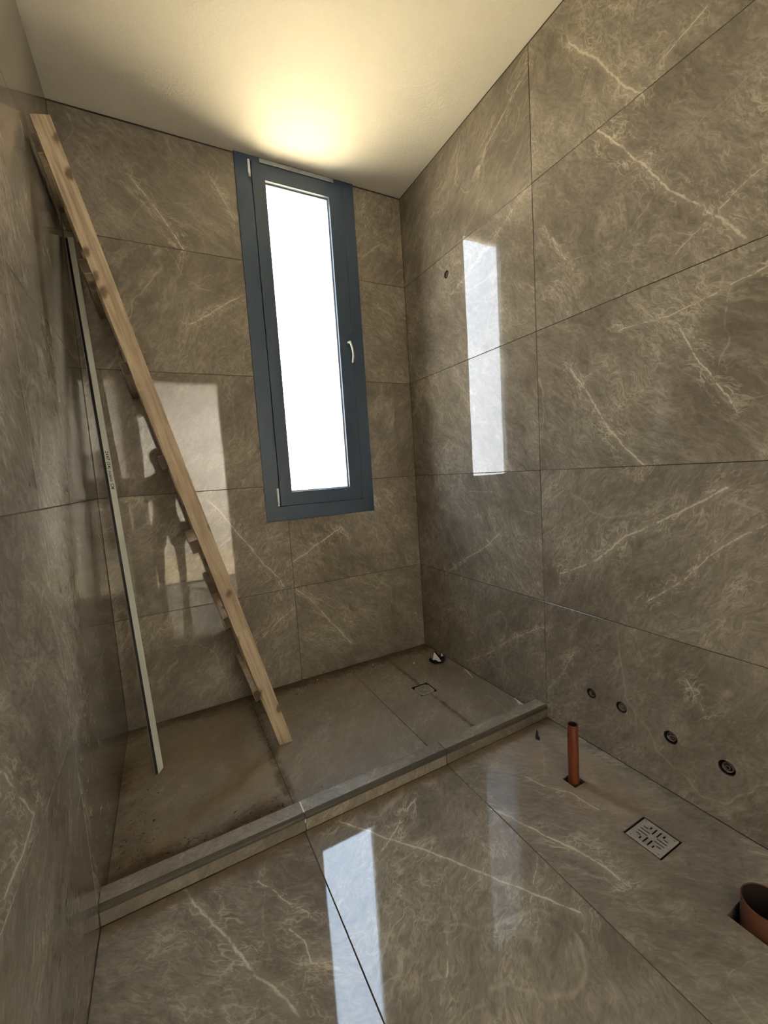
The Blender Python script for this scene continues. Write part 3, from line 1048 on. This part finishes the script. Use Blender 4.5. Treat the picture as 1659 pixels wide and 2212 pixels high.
for _ in range(800):
    x = rng.uniform(-1.12, -0.10)
    y = -abs(rng.gauss(0, 0.055)) - 0.004
    crumb(x, y, abs(rng.gauss(0, .0035)) + .0012)
for _ in range(220):
    crumb(-1.1848 + rng.gauss(0, .018), rng.uniform(-0.55, -0.1), abs(rng.gauss(0, .002)) + .0008)
tag(link('loose_dirt', bm, M['dirt']), 'crumbled brown dried mud along the foot of the window wall', 'dirt', kind='stuff')
bm = bmesh.new()
for _ in range(520):
    x = rng.gauss(-1.42, 0.17); y = -0.955 + abs(rng.gauss(0, 0.045))
    if -W + .02 < x < -0.9:
        crumb(x, y, abs(rng.gauss(0, .003)) + .0010)
for _ in range(160):
    x = rng.gauss(-1.70, .035); y = rng.gauss(-0.76, .09)
    if x > -W + .01 and y > -0.95:
        crumb(x, y, abs(rng.gauss(0, .0022)) + .0008)
tag(link('loose_dirt', bm, M['dirt']), 'crumbled brown dried mud in the shower along the kerb', 'dirt', kind='stuff')

# black plug lying by the kerb
bm = bmesh.new()
bm_tube(bm, [(0, 0, 0), (0.003, 0.001, 0.006), (0.001, 0.004, 0.014), (0.006, 0.006, 0.026), (0.007, 0.008, 0.036)], [0.011, 0.009, 0.006, 0.005, 0.0015], 9)
tag(link('screw_plug', bm, M['black'], None, (-0.163, -1.130, 0)), 'little black screw plug standing on the dusty floor beside the terracotta pipe', 'plug')

# ------------------------------------------------------------------ the person taking the photograph (seen mirrored in the window wall)
def skinned(name, chains, mat, parent=None, sub=2, root=0):
    """chains: list of lists of (x,y,z,r); a first entry that is an int joins an earlier vertex"""
    verts, radii, edges = [], [], []
    for ch in chains:
        prev = None
        for q in ch:
            if isinstance(q, int):
                prev = q
                continue
            verts.append(q[:3]); radii.append(q[3])
            if prev is not None:
                edges.append((prev, len(verts) - 1))
            prev = len(verts) - 1
    me = bpy.data.meshes.new(name)
    me.from_pydata(verts, edges, [])
    me.materials.append(mat)
    o = bpy.data.objects.new(name, me)
    col.objects.link(o)
    if parent:
        o.parent = parent
    md = o.modifiers.new('skin', 'SKIN'); md.use_smooth_shade = True
    for i, r in enumerate(radii):
        v = me.skin_vertices[0].data[i]
        v.radius = (r, r)
        v.use_root = (i == root)
    s = o.modifiers.new('sub', 'SUBSURF'); s.levels = sub; s.render_levels = sub
    return o


M['skin'] = simple('skin', (0.42, 0.26, 0.18), 0.55, 0, 0.1, 12)
M['hair'] = simple('dark_hair', (0.025, 0.018, 0.013), 0.7, 0, 0.4, 60)
M['shirt'] = simple('dark_shirt', (0.050, 0.050, 0.055), 0.85, 0, 0.2, 40)
M['shorts'] = simple('dark_shorts', (0.040, 0.045, 0.060), 0.85, 0, 0.2, 40)
M['shoe'] = simple('dark_shoe', (0.03, 0.03, 0.03), 0.6)
PX, PY = -1.50, -2.93
person = empty('person', (PX, PY, 0))
tag(person, 'person in dark shirt and shorts holding a phone, mirrored in the polished window wall', 'person')
# indices: 0 pelvis 1 belly 2 chest 3 neck base 4 neck 5 head low 6 head mid 7 head top
body = [[(0, 0, .82, .115), (0, .01, .97, .105), (0, .01, 1.14, .125), (0, .0, 1.29, .085), (0, .015, 1.36, .050), (0, .035, 1.43, .068), (0, .035, 1.51, .088), (0, .025, 1.575, .065)]]
n0 = 8
body += [[6, (0, .125, 1.485, .014)]]; n0 += 1                      # nose
for s in (-1, 1):
    body += [[6, (s * .088, .03, 1.49, .016)]]; n0 += 1             # ears
hands = {}
for s in (-1, 1):
    wr = (s * .052, .425, 1.165, .026)
    body += [[3, (s * .155, 0, 1.27, .052), (s * .185, .09, 1.06, .040), (s * .12, .30, 1.10, .034), wr, (s * .050, .470, 1.180, .030)]]
    n0 += 5
    palm = n0 - 1
    for k, (dz, ln, dy) in enumerate(((.030, .040, 0), (.010, .046, 0), (-.010, .043, 0), (-.028, .034, 0))):
        body += [[palm, (s * .058, .500, 1.185 + dz, .0095), (s * .045, .500 + ln * .45, 1.19 + dz, .0085), (s * .040, .487 + ln * .4, 1.19 + dz, .0075)]]
        n0 += 3
    body += [[palm, (s * .036, .468, 1.215, .0105), (s * .030, .490, 1.235, .009)]]
    n0 += 2
for s in (-1, 1):
    body += [[0, (s * .085, 0, .74, .085), (s * .105, .015, .47, .056), (s * .110, -.01, .30, .050), (s * .110, -.01, .09, .034), (s * .112, .02, .045, .036), (s * .122, .13, .032, .028)]]
    n0 += 6
skinned('body', body, M['skin'], person)
skinned('shirt', [[(0, 0, .80, .130), (0, .01, .97, .122), (0, .01, 1.14, .142), (0, .0, 1.285, .095)],
                  [3, (-.150, 0, 1.275, .066), (-.178, .065, 1.13, .055)], [3, (.150, 0, 1.275, .066), (.178, .065, 1.13, .055)]], M['shirt'], person)
skinned('shorts', [[(0, 0, .86, .128), (0, 0, .80, .130)], [1, (-.090, 0, .70, .100), (-.105, .012, .50, .085)], [1, (.090, 0, .70, .100), (.105, .012, .50, .085)]], M['shorts'], person)
bm = bmesh.new()
bmesh.ops.create_uvsphere(bm, u_segments=24, v_segments=14, radius=0.105)
for v in bm.verts:
    v.co = Vector((v.co.x * .95, v.co.y * 1.05 + .012, v.co.z * 1.02 + 1.525))
bmesh.ops.delete(bm, geom=[v for v in bm.verts if v.co.z < 1.47 or (v.co.y > .07 and v.co.z < 1.56)], context='VERTS')
hr = link('hair', bm, M['hair'], person, smooth=True)
md = hr.modifiers.new('solid', 'SOLIDIFY'); md.thickness = 0.012
for s in (-1, 1):
    bm = bmesh.new()
    bm_box(bm, (s * .116 - .046, -.075, 0.0), (s * .116 + .046, .185, .050), 0.018)
    link('shoe', bm, M['shoe'], person)
phone = box('phone', (-1.5325, -2.405, 1.130), (-1.4530, -2.396, 1.285), M['black'], None, 0.002)
tag(phone, 'black phone held up in both hands by the mirrored person', 'phone')
